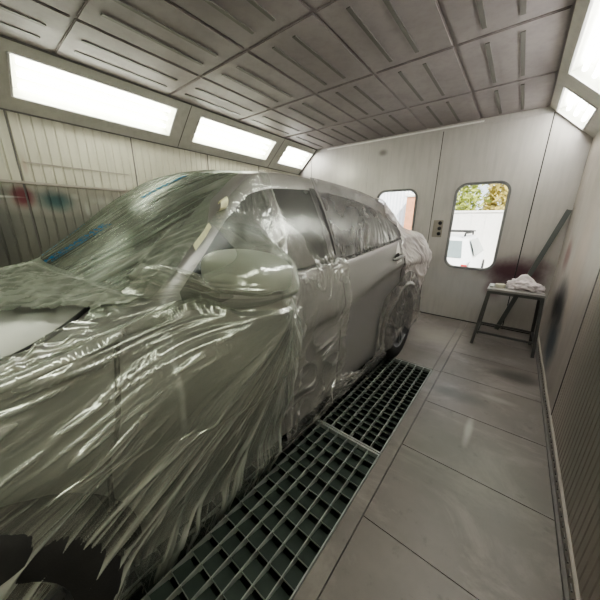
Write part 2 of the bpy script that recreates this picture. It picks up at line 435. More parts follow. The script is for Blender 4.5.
names = ['lit fluorescent lamp box high on the left slope, behind the camera', 'lit fluorescent lamp box high on the left slope, above the car bonnet', 'long lit lamp box on the left slope, above the windscreen, nearest of the row', 'long lit lamp box on the left slope above the car roof', 'short bright white lamp box on the left slope touching the end wall']
namesR = [n.replace('left', 'right') for n in names]; namesR[1] = 'lit fluorescent lamp box high on the right slope beside the camera'; namesR[2] = 'long lit lamp box on the right slope, nearest of its row'; namesR[3] = 'long lit lamp box on the right slope above the ribbed wall'
for k, (a, e) in enumerate(fixL): fixture('L', a, e, names[k])
for k, (a, e) in enumerate(fixL): fixture('R', a, e, namesR[k])

# ------------------------------------------------------------------ car body surface
def pchip(xs, ysv):
    xs = np.array(xs, float); ysv = np.array(ysv, float); h = np.diff(xs); d = np.diff(ysv)/h
    m = np.zeros(len(xs)); m[0] = d[0]; m[-1] = d[-1]
    for i in range(1, len(xs)-1):
        if d[i-1]*d[i] > 0:
            w1 = 2*h[i]+h[i-1]; w2 = h[i]+2*h[i-1]; m[i] = (w1+w2)/(w1/d[i-1]+w2/d[i])
    def f(x):
        x = np.clip(np.asarray(x, float), xs[0], xs[-1]); i = np.clip(np.searchsorted(xs, x)-1, 0, len(xs)-2)
        t = (x-xs[i])/h[i]; t2 = t*t; t3 = t2*t
        return (2*t3-3*t2+1)*ysv[i]+(t3-2*t2+t)*h[i]*m[i]+(-2*t3+3*t2)*ysv[i+1]+(t3-t2)*h[i]*m[i+1]
    return f
XC = -1.74
fW  = pchip([-1.2,-1.0,-.7,-.3,.2,1.5,2.8,3.2,3.5,3.72], [.66,.80,.89,.93,.937,.94,.935,.91,.85,.76])
fzb = pchip([-1.2,-.8,-.3,0,.36,1.0,1.5,2.3,2.8,3.1,3.4,3.72], [.66,.87,.975,1.025,1.09,1.135,1.15,1.215,1.25,1.24,1.10,.82])
fzt = pchip([-1.2,-.8,-.3,0,.36,.52,.77,.91,1.1,1.5,1.8,2.4,2.8,3.05,3.25,3.45,3.72], [.665,.875,.98,1.03,1.105,1.225,1.445,1.525,1.565,1.585,1.578,1.525,1.445,1.36,1.26,1.10,.825])
fE  = pchip([-1.2,-.8,-.3,0,.2,.33,.40,.55,.80,.98,1.15,1.5,2.1,2.6,2.9,3.15,3.3,3.5,3.72], [.69,.905,1.005,1.06,1.10,1.14,1.19,1.31,1.52,1.625,1.65,1.66,1.645,1.60,1.55,1.46,1.33,1.10,.84])
fwt = pchip([-1.2,-.7,0,.36,.52,.77,.95,1.5,2.4,3.0,3.4,3.72], [.55,.84,.88,.865,.82,.75,.70,.685,.655,.62,.62,.66])
fcr = pchip([-1.2,-.6,.2,.36,.9,1.3,2.6,3.2,3.72], [.03,.05,.045,.035,.035,.045,.05,.05,.02])
fBB = pchip([-1.2,-.9,.1,1.1,2.0,3.72], [-.05,.08,.13,.08,.0,-.02])
fcz = pchip([-1.2,-.3,1.5,2.5,3.2,3.72], [.70,.80,.905,1.03,1.04,.7])
fcd = pchip([-1.2,-.2,1.0,1.5,2.9,3.3,3.72], [.0,.0,.010,.018,.02,.01,0])
def section(y, s):
    """near-side body surface: arrays y,s -> x,y,z  (s 0 sill .. 6 belt .. 8 glass top .. 9 rail .. 13 centre line, up to 17.. mirrored far side)"""
    y = np.asarray(y, float); s = np.asarray(s, float)
    sgn = np.where(s > 13, -1., 1.); ss = np.where(s > 13, 26-s, s)
    W = fW(y); zb = fzb(y); zt = fzt(y); E = np.maximum(fE(y), zt+.02); wt = np.minimum(fwt(y), W-.07); cz = np.minimum(fcz(y), zb-.06); cdp = fcd(y)
    lo = np.clip((zb-.19)/.9, .2, 1)
    ctl_w = [W-.12, W-.035, W-.03-cdp*.3, W-.012-cdp*.8, W-.006-cdp, W, W-.058]
    ctl_z = [.19+0*y, .225+0*y, .19+.22*lo, .19+.42*lo, cz-.09, cz, zb]
    w = np.zeros_like(ss); z = np.zeros_like(ss)
    k = np.clip(np.floor(ss).astype(int), 0, 5); t = np.clip(ss-k, 0, 1)
    A = np.stack([np.broadcast_to(a, ss.shape) for a in ctl_w]); B = np.stack([np.broadcast_to(a, ss.shape) for a in ctl_z])
    def cr(P):
        def g(i): return np.take_along_axis(P, np.clip(i, 0, 6)[None], 0)[0]
        p0, p1, p2, p3 = g(k-1), g(k), g(k+1), g(k+2)
        return .5*(2*p1+(p2-p0)*t+(2*p0-5*p1+4*p2-p3)*t*t+(3*p1-p0-3*p2+p3)*t**3)
    w = cr(A); z = cr(B)
    wgb = W-.074; zgb = zb+.012
    def seg(a, w0, z0, w1, z1, bulge=0):
        nonlocal w, z
        m = (ss > a) & (ss <= a+1); tt = ss-a
        w = np.where(m, w0+(w1-w0)*tt+bulge*tt*(1-tt), w); z = np.where(m, z0+(z1-z0)*tt, z)
    zt2 = np.maximum(zt, zgb+.004)
    seg(6, W-.058, zb, wgb, zgb); seg(7, wgb, zgb, wt, zt2, .06*np.clip((zt2-zgb)/.4, 0, 1))
    we = wt-.035
    tt = np.clip(ss-8, 0, 1); m = (ss > 8) & (ss <= 9)
    w = np.where(m, wt+(we-wt)*tt, w); z = np.where(m, zt2+(E-zt2)*(tt**.8), z)
    f = np.clip(1-(ss-9)/4, 0, 1); m = ss > 9
    w = np.where(m, we*f, w); z = np.where(m, E+fcr(y)*(1-f**2.1), z)
    yo = np.where(m, y-fBB(y)*(1-f**2), y)
    return XC+sgn*w, yo, z
def body_normal(y, s):
    e = 1e-3
    a = np.stack(section(y+e, s), -1)-np.stack(section(y-e, s), -1); b = np.stack(section(y, s+e*4), -1)-np.stack(section(y, s-e*4), -1)
    n = np.cross(a, b); n /= np.linalg.norm(n, axis=-1, keepdims=True)+1e-12
    ref = np.stack(section(y, s), -1)-np.array([XC, 0, .7]); ref[..., 1] = 0
    fl_ = np.sign((n*ref).sum(-1, keepdims=True)); fl_[fl_ == 0] = 1
    return n*fl_
def spt(y, s, d=0.):
    y = np.array([float(y)]); s = np.array([float(s)])
    P = np.stack(section(y, s), -1)[0]
    return P + body_normal(y, s)[0]*d if d else P

YW = (-.27, 2.69); RW = .385; RA_ = .445
yg = np.unique(np.concatenate([np.arange(-1.2, 3.721, .02), [.36, .98, 3.30, 3.50]]))
sg = np.concatenate([np.arange(0, 6, .25), [6, 6.5], np.arange(7, 8, .25), [8, 8.3, 8.6, 9], np.arange(9.2, 13, .2)]); sg = np.concatenate([sg, [13], (26-sg[::-1])])
Y2, S2 = np.meshgrid(yg, sg, indexing='ij'); X_, Y_, Z_ = section(Y2, S2)
# wheel arches: snap vertices near the circle on to it
inside = np.zeros(Y2.shape, bool)
for yc in YW:
    dy = Y_-yc; dz = Z_-.37; r = np.hypot(dy, dz); lowm = (Z_ < .9) & ((S2 < 6) | (S2 > 20))
    sn = lowm & (np.abs(r-RA_) < .03); sc = RA_/np.maximum(r, 1e-6)
    Y_ = np.where(sn, yc+dy*sc, Y_); Z_ = np.where(sn, .37+dz*sc, Z_)
    inside |= lowm & (r < RA_-.03)
V = np.stack([X_, Y_, Z_], -1)
ni, nj = Y2.shape
groups = {}
def classify(y, s):
    far = s > 13; q = 26-s if far else s
    if q > 9.5 and .36 < y < .98: return 'windscreen'
    if q > 9.4 and 3.30 < y < 3.5: return 'rear_window_glass'
    if 7 < q < 8:
        if .44 < y < 1.40: return 'front_side_window' if not far else 'far_front_window'
        if 1.50 < y < 2.45: return 'rear_side_window' if not far else 'far_rear_window'
        if 2.53 < y < 3.02: return 'quarter_window' if not far else 'far_quarter_window'
    if q > 9.2 and y < .30: return 'bonnet'
    if q < 7 and q > 1:
        if .19 < y < 1.48: return 'front_door' if not far else 'far_front_door'
        if 1.48 < y < 2.62 and not (math.hypot(y-YW[1], .0) < .0): return 'rear_door' if not far else 'far_rear_door'
    return 'body_shell'
for i in range(ni-1):
    for j in range(nj-1):
        c4 = ((i,j),(i+1,j),(i+1,j+1),(i,j+1))
        if any(inside[a] for a in c4): continue
        groups.setdefault(classify((yg[i]+yg[i+1])/2, (sg[j]+sg[j+1])/2), []).append(c4)

def paint_mat():
    m, nt, out = nmat('grey metallic paint'); co = coords(nt)
    n = noise(nt, co, 900, 2); n2 = noise(nt, co, 1.5, 3)
    c = mixc(nt, n, (.235,.23,.225), (.30,.293,.288)); c = mixc(nt, math_(nt, 'MULTIPLY', n2, .35), c, (.30,.28,.265))
    principled(nt, out, c, .36, .28, None, Coat_Weight=.3, Coat_Roughness=.2); return m
M['paint'] = paint_mat()
M['carglass'] = simple('dark car glass', (.030,.035,.033), .22, 0, .2)
M['rubber'] = simple('tyre rubber', (.028,.027,.027), .75, 0, .2, 30, .2)
M['alloy'] = simple('dark alloy rim', (.16,.16,.17), .35, .7)
M['under'] = simple('underbody black', (.012,.012,.012), .9)
car = empty('car', (XC, 1.28, 0), 'grey metallic SUV parked in the spray booth under plastic masking film', 'car')
partname = {'body_shell':'body_shell','bonnet':'bonnet','windscreen':'windscreen','rear_window_glass':'rear_window','front_side_window':'side_window','rear_side_window':'side_window','quarter_window':'quarter_window','far_front_window':'side_window','far_rear_window':'side_window','far_quarter_window':'quarter_window','front_door':'front_door','rear_door':'rear_door','far_front_door':'front_door','far_rear_door':'rear_door'}
parts = {}
for gname, quads in groups.items():
    idx = {}; mb = MB(); vs = []
    fs = []
    for q in quads:
        f = []
        for a in q:
            if a not in idx: idx[a] = len(vs); vs.append(V[a])
            f.append(idx[a])
        fs.append(tuple(f[::-1]))
    mb.add(vs, fs, True)
    glass = 'window' in gname or gname == 'windscreen'
    parts[gname] = mb.build(partname[gname], M['carglass'] if glass else M['paint'], car)
    fixnormals(parts[gname])
# closing end caps and underbody
for q in (0, -1):
    b = MB(); b.add([V[q, j] for j in range(nj)], [tuple(range(nj))]); b.build('bumper', M['paint'], car)
b = MB(); b.box(XC-.80, XC+.80, -1.0, 3.5, .21, .30); b.build('underbody', M['under'], car)
for yc in YW:
    for sx in (1, -1):
        b = MB(); x0 = XC+sx*.62; x1 = XC+sx*.90
        n = 20; vs = []
        for k in range(n+1):
            a = PI*1.08*k/n-.04*PI; vs += [(x0, yc+(RA_-.004)*math.cos(a), .37+(RA_-.004)*math.sin(a)), (x1, yc+(RA_-.004)*math.cos(a), .37+(RA_-.004)*math.sin(a))]
        b.add(vs, [(2*k, 2*k+1, 2*k+3, 2*k+2) for k in range(n)], True); b.add([(x0, yc+RA_*math.cos(2*PI*k/24), .37+RA_*math.sin(2*PI*k/24)) for k in range(24)], [tuple(range(24))])
        b.build('wheel_arch_liner', M['under'], car)
# seams and trims on the near side
def seam(name, pts, r, mat, parent):
    b = MB(); b.tube(pts, r, 6); return b.build(name, mat, parent)
seam('door_gap', [spt(np.interp(s, [1.2, 3, 4, 5, 6.0, 6.4], [.10, .115, .13, .165, .225, .26]), s, .004) for s in np.linspace(1.2, 6.4, 40)], .007, M['seam'], parts['front_door'])
seam('door_gap', [spt(1.48, s, -.001) for s in np.linspace(1.2, 6.6, 30)], .0045, M['seam'], parts['rear_door'])
seam('door_gap', [spt(2.62-.10*max(0, (3-s)/3), s, -.001) for s in np.linspace(3.6, 6.6, 20)], .004, M['seam'], parts['rear_door'])
seam('window_trim', [spt(y, 6.6, .003) for y in np.linspace(.40, 3.05, 60)], .009, M['black'], parts['body_shell'])
wg = pchip([-1.0,-.4,0,.12,.24], [.72,.83,.835,.79,.70])
def topw(y, w):
    we = float(fwt(y)-.035); f = min(1, w/we); return 9+4*(1-f)
gap = []
for y in np.linspace(-.9, .34, 50):
    gap.append(spt(y, 9.06 if y < 0 else 9.06+ (y/.30)**1.5*.75, .003))
seam('bonnet_gap', gap, .008, M['black'], parts['bonnet'])
b = MB()
for y in (1.45,): 
    vs = [spt(y+dy, s, .004) for s in np.linspace(6.9, 8.1, 12) for dy in (-.055, .055)]
    b.add(vs, [(2*k, 2*k+1, 2*k+3, 2*k+2) for k in range(11)], True)
b.build('door_pillar', M['black'], parts['body_shell'])
# rear door handle
hb = MB(); hy, hs = 2.42, 5.35
p0 = Vector(spt(hy-.10, hs, .004)); p1 = Vector(spt(hy+.10, hs+.05, .004))
cup = MB()
vs = []
pc = Vector(spt(hy, hs, .002)); ax = (p1-p0).normalized(); up = Vector((0, 0, 1)); 
for k in range(24):
    a = 2*PI*k/24; vs.append(pc+ax*(.075*math.cos(a))+up*(.04*math.sin(a)))
cup.add(vs, [tuple(range(24))]); cup.build('handle_cup', M['black'], parts['rear_door'])
pts = [p0, p0+ax*.02+Vector((.028,0,.0)), p0+ax*.06+Vector((.036,0,.004)), p0+ax*.14+Vector((.036,0,.004)), p1-ax*.02+Vector((.028,0,0)), p1]
hb.tube(pts, [.011,.014,.015,.015,.014,.011], 10); hb.build('door_handle', M['paint'], parts['rear_door'])
# wheels
def wheel(yc, side):
    x = XC+side*.962; t = bpy.data.objects.new('wheel', None); COL.objects.link(t); t.parent = car; t.location = Vector((x, yc, RW))-car.location
    w0 = .235; sg_ = -side
    b = MB(); b.lathe([(.25, 0), (.30, -sg_*.012), (.36, 0), (.38, sg_*.02), (RW, sg_*.05), (RW, sg_*(w0-.05)), (.36, sg_*w0), (.25, sg_*w0)], (0, 0, 0), 'x', 48)
    o = b.build('tyre', M['rubber']); o.parent = t; fixnormals(o)
    b = MB(); b.lathe([(.255, 0), (.25, sg_*.015), (.235, sg_*.02), (.23, sg_*.16)], (0, 0, 0), 'x', 40)
    b.lathe([(0, sg_*.01), (.04, sg_*.012), (.055, sg_*.03)], (0, 0, 0), 'x', 20)
    for k in range(5):
        a = 2*PI*k/5
        for da in (-.13, .13):
            b.bar((sg_*.03, .045*math.cos(a+da*2), .045*math.sin(a+da*2)), (sg_*.025, .24*math.cos(a+da), .24*math.sin(a+da)), .03, .024, (1,0,0))
    o = b.build('rim', M['alloy']); o.parent = t
    b = MB(); b.lathe([(0, sg_*.10), (.16, sg_*.10)], (0,0,0), 'x', 24); o = b.build('brake_disc', M['under']); o.parent = t
for yc in YW:
    for sd in (1, -1): wheel(yc, sd)
M['mirror'] = simple('mirror shell with painted glare', (.40,.42,.38), .35, .1, .04)  # car colour made paler to stand for light reflecting on the mirror
# wing mirror
def mirror():
    bm = bmesh.new(); bmesh.ops.create_uvsphere(bm, u_segments=32, v_segments=20, radius=1)
    for v in bm.verts:
        x, y, z = v.co
        f = lambda a, p: math.copysign(abs(a)**p, a)
        x, y, z = f(x, .62), f(y, .7), f(z, .62)
        k = 1-.16*(x+1)/2
        v.co = Vector((-.718+x*.152, .60+y*.088*k + .04*x, 1.222+z*.076*k - .004*x+.012*(1-x*x)))
    mb = MB(); mb.bm(bm, True); o = mb.build('wing_mirror', M['mirror'], car)
    q = MB(); q.bar((-.92, .54, 1.12), (-.80, .57, 1.135), .07, .035); q.build('mirror_arm', M['black'], o)
    q = MB(); q.tube([(-.86, .515, 1.180), (-.73, .508, 1.172), (-.60, .545, 1.176), (-.562, .61, 1.18)], .006, 6); q.build('mirror_trim', M['black'], o)
mirror()

# ------------------------------------------------------------------ plastic film
_perm = rng.permutation(512); _g2 = np.stack([np.cos(np.arange(512)*2.399), np.sin(np.arange(512)*2.399)], -1)
def pn(u, v, seed=0):
    u = np.asarray(u, float)+seed*17.31; v = np.asarray(v, float)+seed*9.77
    iu = np.floor(u).astype(int); iv = np.floor(v).astype(int); fu = u-iu; fv = v-iv
    s = lambda t: t*t*t*(t*(t*6-15)+10)
    def gr(a, b): 
        h = _perm[(_perm[a & 255]+b) & 511]; gg = _g2[h]; return gg[..., 0], gg[..., 1]
    def dot(a, b, x, y): gx, gy = gr(a, b); return gx*x+gy*y
    n00 = dot(iu, iv, fu, fv); n10 = dot(iu+1, iv, fu-1, fv); n01 = dot(iu, iv+1, fu, fv-1); n11 = dot(iu+1, iv+1, fu-1, fv-1)
    a = n00+(n10-n00)*s(fu); b = n01+(n11-n01)*s(fu); return (a+(b-a)*s(fv))*1.4
def ridge(u, v, seed=0, p=3., w=2.6):
    """thin crests running along v"""
    return np.clip(1-np.abs(pn(u, v, seed))*w, 0, 1)**p * np.clip(.5+pn(u*.37, v*1.3, seed+50)*1.6, 0, 1)

def film_mat(name, tint, opac, crease, rough, gloss, thru=(.97,.98,.96), fine=0., fscale=60, facing=.3):
    m, nt, out = nmat(name); co = coords(nt)
    at = N(nt, 'ShaderNodeAttribute'); at.attribute_name = 'crease'
    nz = noise(nt, co, fscale, 3, .6, .6)
    nm = bump(nt, nz, fine, .004) if fine else None
    d = N(nt, 'ShaderNodeBsdfDiffuse'); d.inputs[0].default_value = (*tint, 1)
    tl = N(nt, 'ShaderNodeBsdfTranslucent'); tl.inputs[0].default_value = (*tint, 1)
    g = N(nt, 'ShaderNodeBsdfGlossy'); g.inputs[0].default_value = (.9,.92,.88,1); g.inputs['Roughness'].default_value = rough
    t = N(nt, 'ShaderNodeBsdfTransparent'); t.inputs[0].default_value = (*thru, 1)
    if nm:
        for n in (d, g): nt.links.new(nm, n.inputs['Normal'])
    a = N(nt, 'ShaderNodeMixShader'); a.inputs[0].default_value = .3; nt.links.new(d.outputs[0], a.inputs[1]); nt.links.new(tl.outputs[0], a.inputs[2])
    b = N(nt, 'ShaderNodeMixShader'); b.inputs[0].default_value = gloss; nt.links.new(a.outputs[0], b.inputs[1]); nt.links.new(g.outputs[0], b.inputs[2])
    lw = N(nt, 'ShaderNodeLayerWeight'); lw.inputs[0].default_value = .35
    if nm: nt.links.new(nm, lw.inputs['Normal'])
    op = math_(nt, 'ADD', math_(nt, 'MULTIPLY', at.outputs['Fac'], crease), math_(nt, 'MULTIPLY', lw.outputs['Facing'], facing))
    n3 = noise(nt, co, 4, 3)
    op = math_(nt, 'ADD', op, math_(nt, 'ADD', math_(nt, 'MULTIPLY', n3, opac*.7), opac*.65), True)
    x = N(nt, 'ShaderNodeMixShader'); nt.links.new(op, x.inputs[0]); nt.links.new(t.outputs[0], x.inputs[1]); nt.links.new(b.outputs[0], x.inputs[2])
    nt.links.new(x.outputs[0], out.inputs[0]); return m

def sheet(name, P, crease, mat, mask=None, label=None, cat='plastic film', group=None):
    n, m = P.shape[:2]
    idx = np.arange(n*m).reshape(n, m)
    q = np.stack([idx[:-1, :-1], idx[1:, :-1], idx[1:, 1:], idx[:-1, 1:]], -1)
    if mask is not None:
        k = mask[:-1, :-1] & mask[1:, :-1] & mask[1:, 1:] & mask[:-1, 1:]; q = q[k]
    q = q.reshape(-1, 4)
    used = np.unique(q); remap = np.full(n*m, -1); remap[used] = np.arange(len(used))
    me = bpy.data.meshes.new(name); me.from_pydata(P.reshape(-1, 3)[used].tolist(), [], remap[q].tolist()); me.update()
    me.polygons.foreach_set('use_smooth', [True]*len(me.polygons))
    a = me.attributes.new('crease', 'FLOAT', 'POINT'); a.data.foreach_set('value', crease.reshape(-1)[used].astype(np.float32))
    me.materials.append(mat); o = bpy.data.objects.new(name, me); COL.objects.link(o)
    tag(o, label, cat, group); return o
def film_grid(y0, y1, ny, s0, s1, ns):
    """grid over the body surface; s0,s1 may be functions of y"""
    y = np.linspace(y0, y1, ny)[:, None]*np.ones((1, ns)); t = np.linspace(0, 1, ns)[None]*np.ones((ny, 1))
    a = s0(y) if callable(s0) else s0; b = s1(y) if callable(s1) else s1
    s = a+(b-a)*t
    return y, s, t, np.stack(section(y, s), -1), body_normal(y, s)
sst = lambda a, b, x: (lambda t: t*t*(3-2*t))(np.clip((x-a)/(b-a), 0, 1))

M['film_side'] = film_mat('masking film draped', (.67,.695,.645), .13, .85, .16, .5, (.875,.90,.87), .10, 90, .2)
M['film_screen'] = film_mat('masking film on glass', (.375,.40,.35), .36, .8, .24, .09, (.84,.89,.85), .05, 50, .08)
M['film_clear'] = film_mat('clear film', (.60,.585,.57), .11, .55, .2, .32, (.93,.93,.92), .06, 70, .1)
M['film_apron'] = film_mat('taped film', (.34,.325,.315), .5, .4, .22, .35, (.9,.9,.9), .05, 60, .1)
M['film_strip'] = film_mat('crinkled film strip', (.62,.60,.585), .36, .5, .14, .5, (.9,.9,.9), .1, 60, .15)
M['film_window'] = film_mat('rear window film', (.40,.385,.385), .34, .5, .3, .14, (.90,.89,.89), .05, 60, .08)
M['film_white'] = film_mat('thick folded film', (.86,.80,.79), .38, .4, .3, .25, (.95,.93,.92), .12, 50)

# 1 side sheet over wing, mirror and front door
def s_top(y): return np.where(y < 0, 8.94, np.where(y < .30, 8.94+(np.clip(y, 0, 1)/.30)**1.5*.75, np.interp(y, [.30, .42, .6, 1.1], [9.69, 9.2, 8.95, 8.9])))
y, s, t, P, Nn = film_grid(-.62, 1.06, 640, 0.2, s_top, 420)
yy_, zz_ = P[..., 1], P[..., 2]
fy = (yy_-.615); fz = (zz_-1.222)
mir = np.exp(-(np.abs(fy)/.20)**3.4)*np.exp(-(np.abs(fz)/.120)**4.)
dz = np.clip(1.15-zz_, 0, 2)
tent = np.clip(1-dz/1.02, 0, 1)**1.35*np.exp(-np.abs((fy-.02+dz*.20)/(.16+.50*dz))**2.0)*sst(1.29, 1.14, zz_)
base = .345*np.maximum(mir, tent*.93)
cy, cz_ = .76, 1.19
r = np.hypot(yy_-cy, zz_-cz_); th = np.arctan2(zz_-cz_, -(yy_-cy))
th2 = th+.05*pn(r*1.5, th*1.2, 3)
fall = sst(.02, .25, r)
low = sst(1.40, 1.12, zz_)
f0 = ridge(th2*3.2, r*.6, 28, 1.6, 2.2); f1 = ridge(th2*7, r*.9, 1, 3., 3.); f2 = ridge(th2*15, r*1.3, 2, 3., 3.); f3 = ridge(th2*30, r*2, 5, 2.4); f4 = ridge(th2*60, r*3, 8, 2.)
amp = fall*(.35+.65*np.clip(r/.7, 0, 1.3))*(.3+.7*low)*(1-.75*np.clip(mir*1.3, 0, 1))
gapd = s_top(y)-s
wing = sst(.36, .16, yy_)*sst(1.6, .5, gapd)
crum = ridge(yy_*16+pn(yy_*5, zz_*5, 6)*1.6, zz_*9+pn(yy_*5, zz_*5, 7)*1.5, 9, 2.5)+ridge((yy_+zz_)*13, (zz_-yy_)*7+pn(yy_*6, zz_*6, 16), 12, 2.5)
spk = ridge(yy_*40+pn(yy_*14, zz_*14, 21)*2, zz_*40, 22, 2.)
def facet(u, v, sd): return np.clip(1-1.5*np.abs(pn(u+pn(u*.4, v*.4, sd+3)*.7, v, sd)), 0, 1)+.5*np.clip(1-1.5*np.abs(pn(u*2.1+v*.6, v*2.3-u*.5, sd+1)), 0, 1)
crF = facet(yy_*9+zz_*4, zz_*12-yy_*5, 130)-.7
upper = sst(1.15, 1.24, zz_)*sst(.42, .55, yy_)*(1-np.clip(mir*1.5, 0, 1))
d = .007+base+amp*(.014*f0+.016*f1+.012*f2+.008*f3+.003*f4)+wing*.022*crF+upper*.0022*spk
hang = ridge(yy_*8+zz_*1.4, zz_*.6, 13, 3., 3.)
d += .030*sst(.5, .9, yy_)*sst(1.05, .5, zz_)*hang
ext = np.clip(1-t/.07, 0, 1)
d += .03*sst(.34, .20, zz_)*(1+.6*pn(yy_*6, zz_*2, 14))+.05*ext
d = np.maximum(d, .004)
out_dir = Nn.copy(); k = np.clip((base/.2), 0, 1)[..., None]
out_dir = out_dir*(1-k)+np.array([1, 0, 0])*k; out_dir /= np.linalg.norm(out_dir, axis=-1, keepdims=True)
PP = P+out_dir*d[..., None]; PP[..., 2] -= .13*ext
edge = .97+.10*sst(1.0, 1.5, zz_)-.12*sst(1.0, .25, zz_)+.02*pn(zz_*5, zz_*0+2, 15)
mask = (yy_ < edge)
cre = np.clip(amp*(.25*f0+.6*f1+.75*f2+.7*f3+.4*f4)+wing*(.12+.22*crum)+upper*(.04+.3*spk)+.3*np.clip(mir*1.6-.3, 0, 1)+.35*hang*sst(.5, .9, yy_)*low+.20*sst(.25, .7, yy_)*sst(1.05, .7, zz_)+.7*sst(.03, .0, edge-yy_), 0, 1)  # mir term whitens the film for light reflecting at the mirror
sheet('masking_film', PP, cre, M['film_side'], mask, 'greenish masking film draped over wing, mirror and front door in radiating folds', 'plastic film')

# 2 windscreen sheet, lower hem lying on the bonnet
ny, ns = 420, 320
y, s, t, P, Nn = film_grid(-.42, 1.02, ny, lambda y: np.interp(y, [.2, .36, .62, .74], [9.3, 8.95, 8.95, 9.35]), 25-8.6+.0, ns)
xx_, yy_, zz_ = P[..., 0], P[..., 1], P[..., 2]
hem = np.interp(xx_, [-2.6, -1.74, -1.45, -1.30, -1.15, -1.0], [-.60, -.39, -.22, -.08, .07, .20])+.01*pn(xx_*14, xx_*0, 3)
# long stretch lines running up the screen, leaning to the near pillar
u = (xx_*.86-yy_*.50); v = (yy_*.86+xx_*.5)
f1 = ridge(u*9+pn(v*1.5, u, 31)*.4, v*.6, 32, 4., 4.); f2 = ridge(u*22, v*1.0, 33, 3.5, 3.); f3 = ridge(u*45, v*2, 34, 2.6)
cow = sst(.35, .315, y)+.8*sst(.66, .5, y)*sst(9.9, 9.55, s)*(y > .385); cow = np.clip(cow, 0, 1)*sst(-2.25, -1.7, xx_)
crum = ridge(u*30+pn(u*8, v*8, 35)*1.5, v*5+pn(u*7, v*7, 36), 37, 1.8)+ridge(u*16+pn(u*9, v*9, 45)*1.5, v*9, 38, 1.8)
near = sst(-2.3, -1.2, xx_)
d = .005+near*(.008*f1+.004*f2+.0014*f3)+cow*(.006*crum+.020*facet(u*20, v*5, 140))
PP = P+Nn*np.maximum(d, .003)[..., None]
cre = np.clip(near*(.7*f1+.45*f2+.25*f3)+cow*(.15+.7*crum), 0, 1)
screen_film = sheet('masking_film', PP, cre, M['film_screen'], yy_ > hem, 'greenish masking film with blue print stretched over the windscreen', 'plastic film')

# printed marks on the windscreen film (blurred blue lettering running up the glass)
M['print'] = simple('blue print', (.015,.12,.26), .9, 0, .1, 12, 0, Specular_IOR_Level=.05)
def wsp(a, b_, d=.019):
    """a metres of y at the rail, s position"""
    return spt(a, b_, d)
def strokes(y0, s0, y1, s1, n, hgt, seed, skip=()):
    rr = random.Random(seed); pm = MB()
    for k in range(n):
        if k in skip: continue
        f0 = k/n; f1_ = (k+.78)/n
        glyph = rr.choice(['N', 'M', 'A', 'H', 'E', 'I', 'C'])
        segs = {'N': [((0,0),(0,1)),((0,1),(1,0)),((1,0),(1,1))], 'M': [((0,0),(0,1)),((0,1),(.5,.3)),((.5,.3),(1,1)),((1,1),(1,0))], 'A': [((0,0),(.5,1)),((.5,1),(1,0)),((.25,.4),(.75,.4))],
                'H': [((0,0),(0,1)),((1,0),(1,1)),((0,.5),(1,.5))], 'E': [((0,0),(0,1)),((0,0),(1,0)),((0,1),(1,1)),((0,.5),(.8,.5))], 'I': [((.5,0),(.5,1))], 'C': [((1,1),(0,1)),((0,1),(0,0)),((0,0),(1,0))]}[glyph]
        for (a0, b0), (a1, b1) in segs:
            pts = []
            for q in (0, .5, 1):
                a = f0+(f1_-f0)*(a0+(a1-a0)*q); bb = b0+(b1-b0)*q
                pts.append((y0+(y1-y0)*a, s0+(s1-s0)*a+hgt*(bb-.5)))
            wv = .0054 if hgt > .15 else .003
            vs = []
            for (py, ps) in pts:
                dy = abs(a1-a0)*0+1
                vs += [wsp(py-wv/1.6, ps-wv*3), wsp(py+wv/1.6, ps+wv*3)]
            pm.add(vs, [(0,1,3,2),(2,3,5,4)])
    pm.build('printed_lettering', M['print'], screen_film)
strokes(.36, 12.85, .58, 12.15, 9, .30, 3)
strokes(.375, 13.8, .57, 13.8, 13, .13, 5)
strokes(.37, 12.5, .58, 11.85, 16, .09, 6)
strokes(.725, 11.75, .885, 11.1, 8, .24, 8)


# 3 clear sheet over the door post and the back of the front door
y, s, t, P, Nn = film_grid(.86, 1.56, 260, .6, 9.1, 330)
yy_, zz_ = P[..., 1], P[..., 2]
w1 = pn(yy_*4, zz_*4, 61); w2 = pn(yy_*5, zz_*5, 62)
cr1 = ridge(yy_*5+w1*.9+zz_*1.2, zz_*2, 63, 3); cr2 = ridge(zz_*9+w2*1.4-yy_*3.2, yy_*3, 64, 3.)*sst(1.2, .9, zz_); cr3 = ridge((yy_-zz_)*8+w1, (yy_+zz_)*3, 65, 2.5)*sst(1.1, .8, zz_)
bunch = np.exp(-((zz_-1.13)/.09)**2)*(ridge(yy_*30+w1, zz_*6, 66, 1.6)+ridge(zz_*26+w2, yy_*9, 67, 1.6))
knot = np.exp(-((yy_-1.46)/.09)**2-((zz_-1.10)/.18)**2)
hi_ = sst(1.25, 1.12, zz_)*.92+.08
d = .009+.016*cr1*hi_+.020*cr2+.017*cr3+.012*bunch+.012*knot*(1+ridge(yy_*24, zz_*3, 68, 1.5))+.02*np.exp(-((yy_-1.50)/.035)**2)*sst(.2, .5, zz_)+.02*sst(.3, .2, zz_)
rag = .035*pn(zz_*13, zz_*0, 69)+.02*pn(zz_*40, zz_*0, 70)
lft = .90+.10*sst(1.2, 1.5, zz_)
rgt = 1.52+.012*pn(zz_*9, zz_*0+3, 71)
ragged = 1.02+.22*sst(1.55, 1.14, zz_)+rag
mask = (yy_ > lft) & (yy_ < np.where(zz_ > 1.17, 1.43+.008*pn(zz_*12, zz_*0, 72), rgt))
cre = np.clip(.5*cr1*hi_+.8*cr2+.7*cr3+.12*(zz_ < 1.14)+.8*bunch+.6*knot+.7*np.exp(-((yy_-rgt)/.012)**2)*(zz_ < 1.14)+.30*(yy_ < ragged)*(zz_ > 1.12)+.3*np.exp(-((yy_-ragged)/.012)**2)*(zz_ > 1.14), 0, 1)
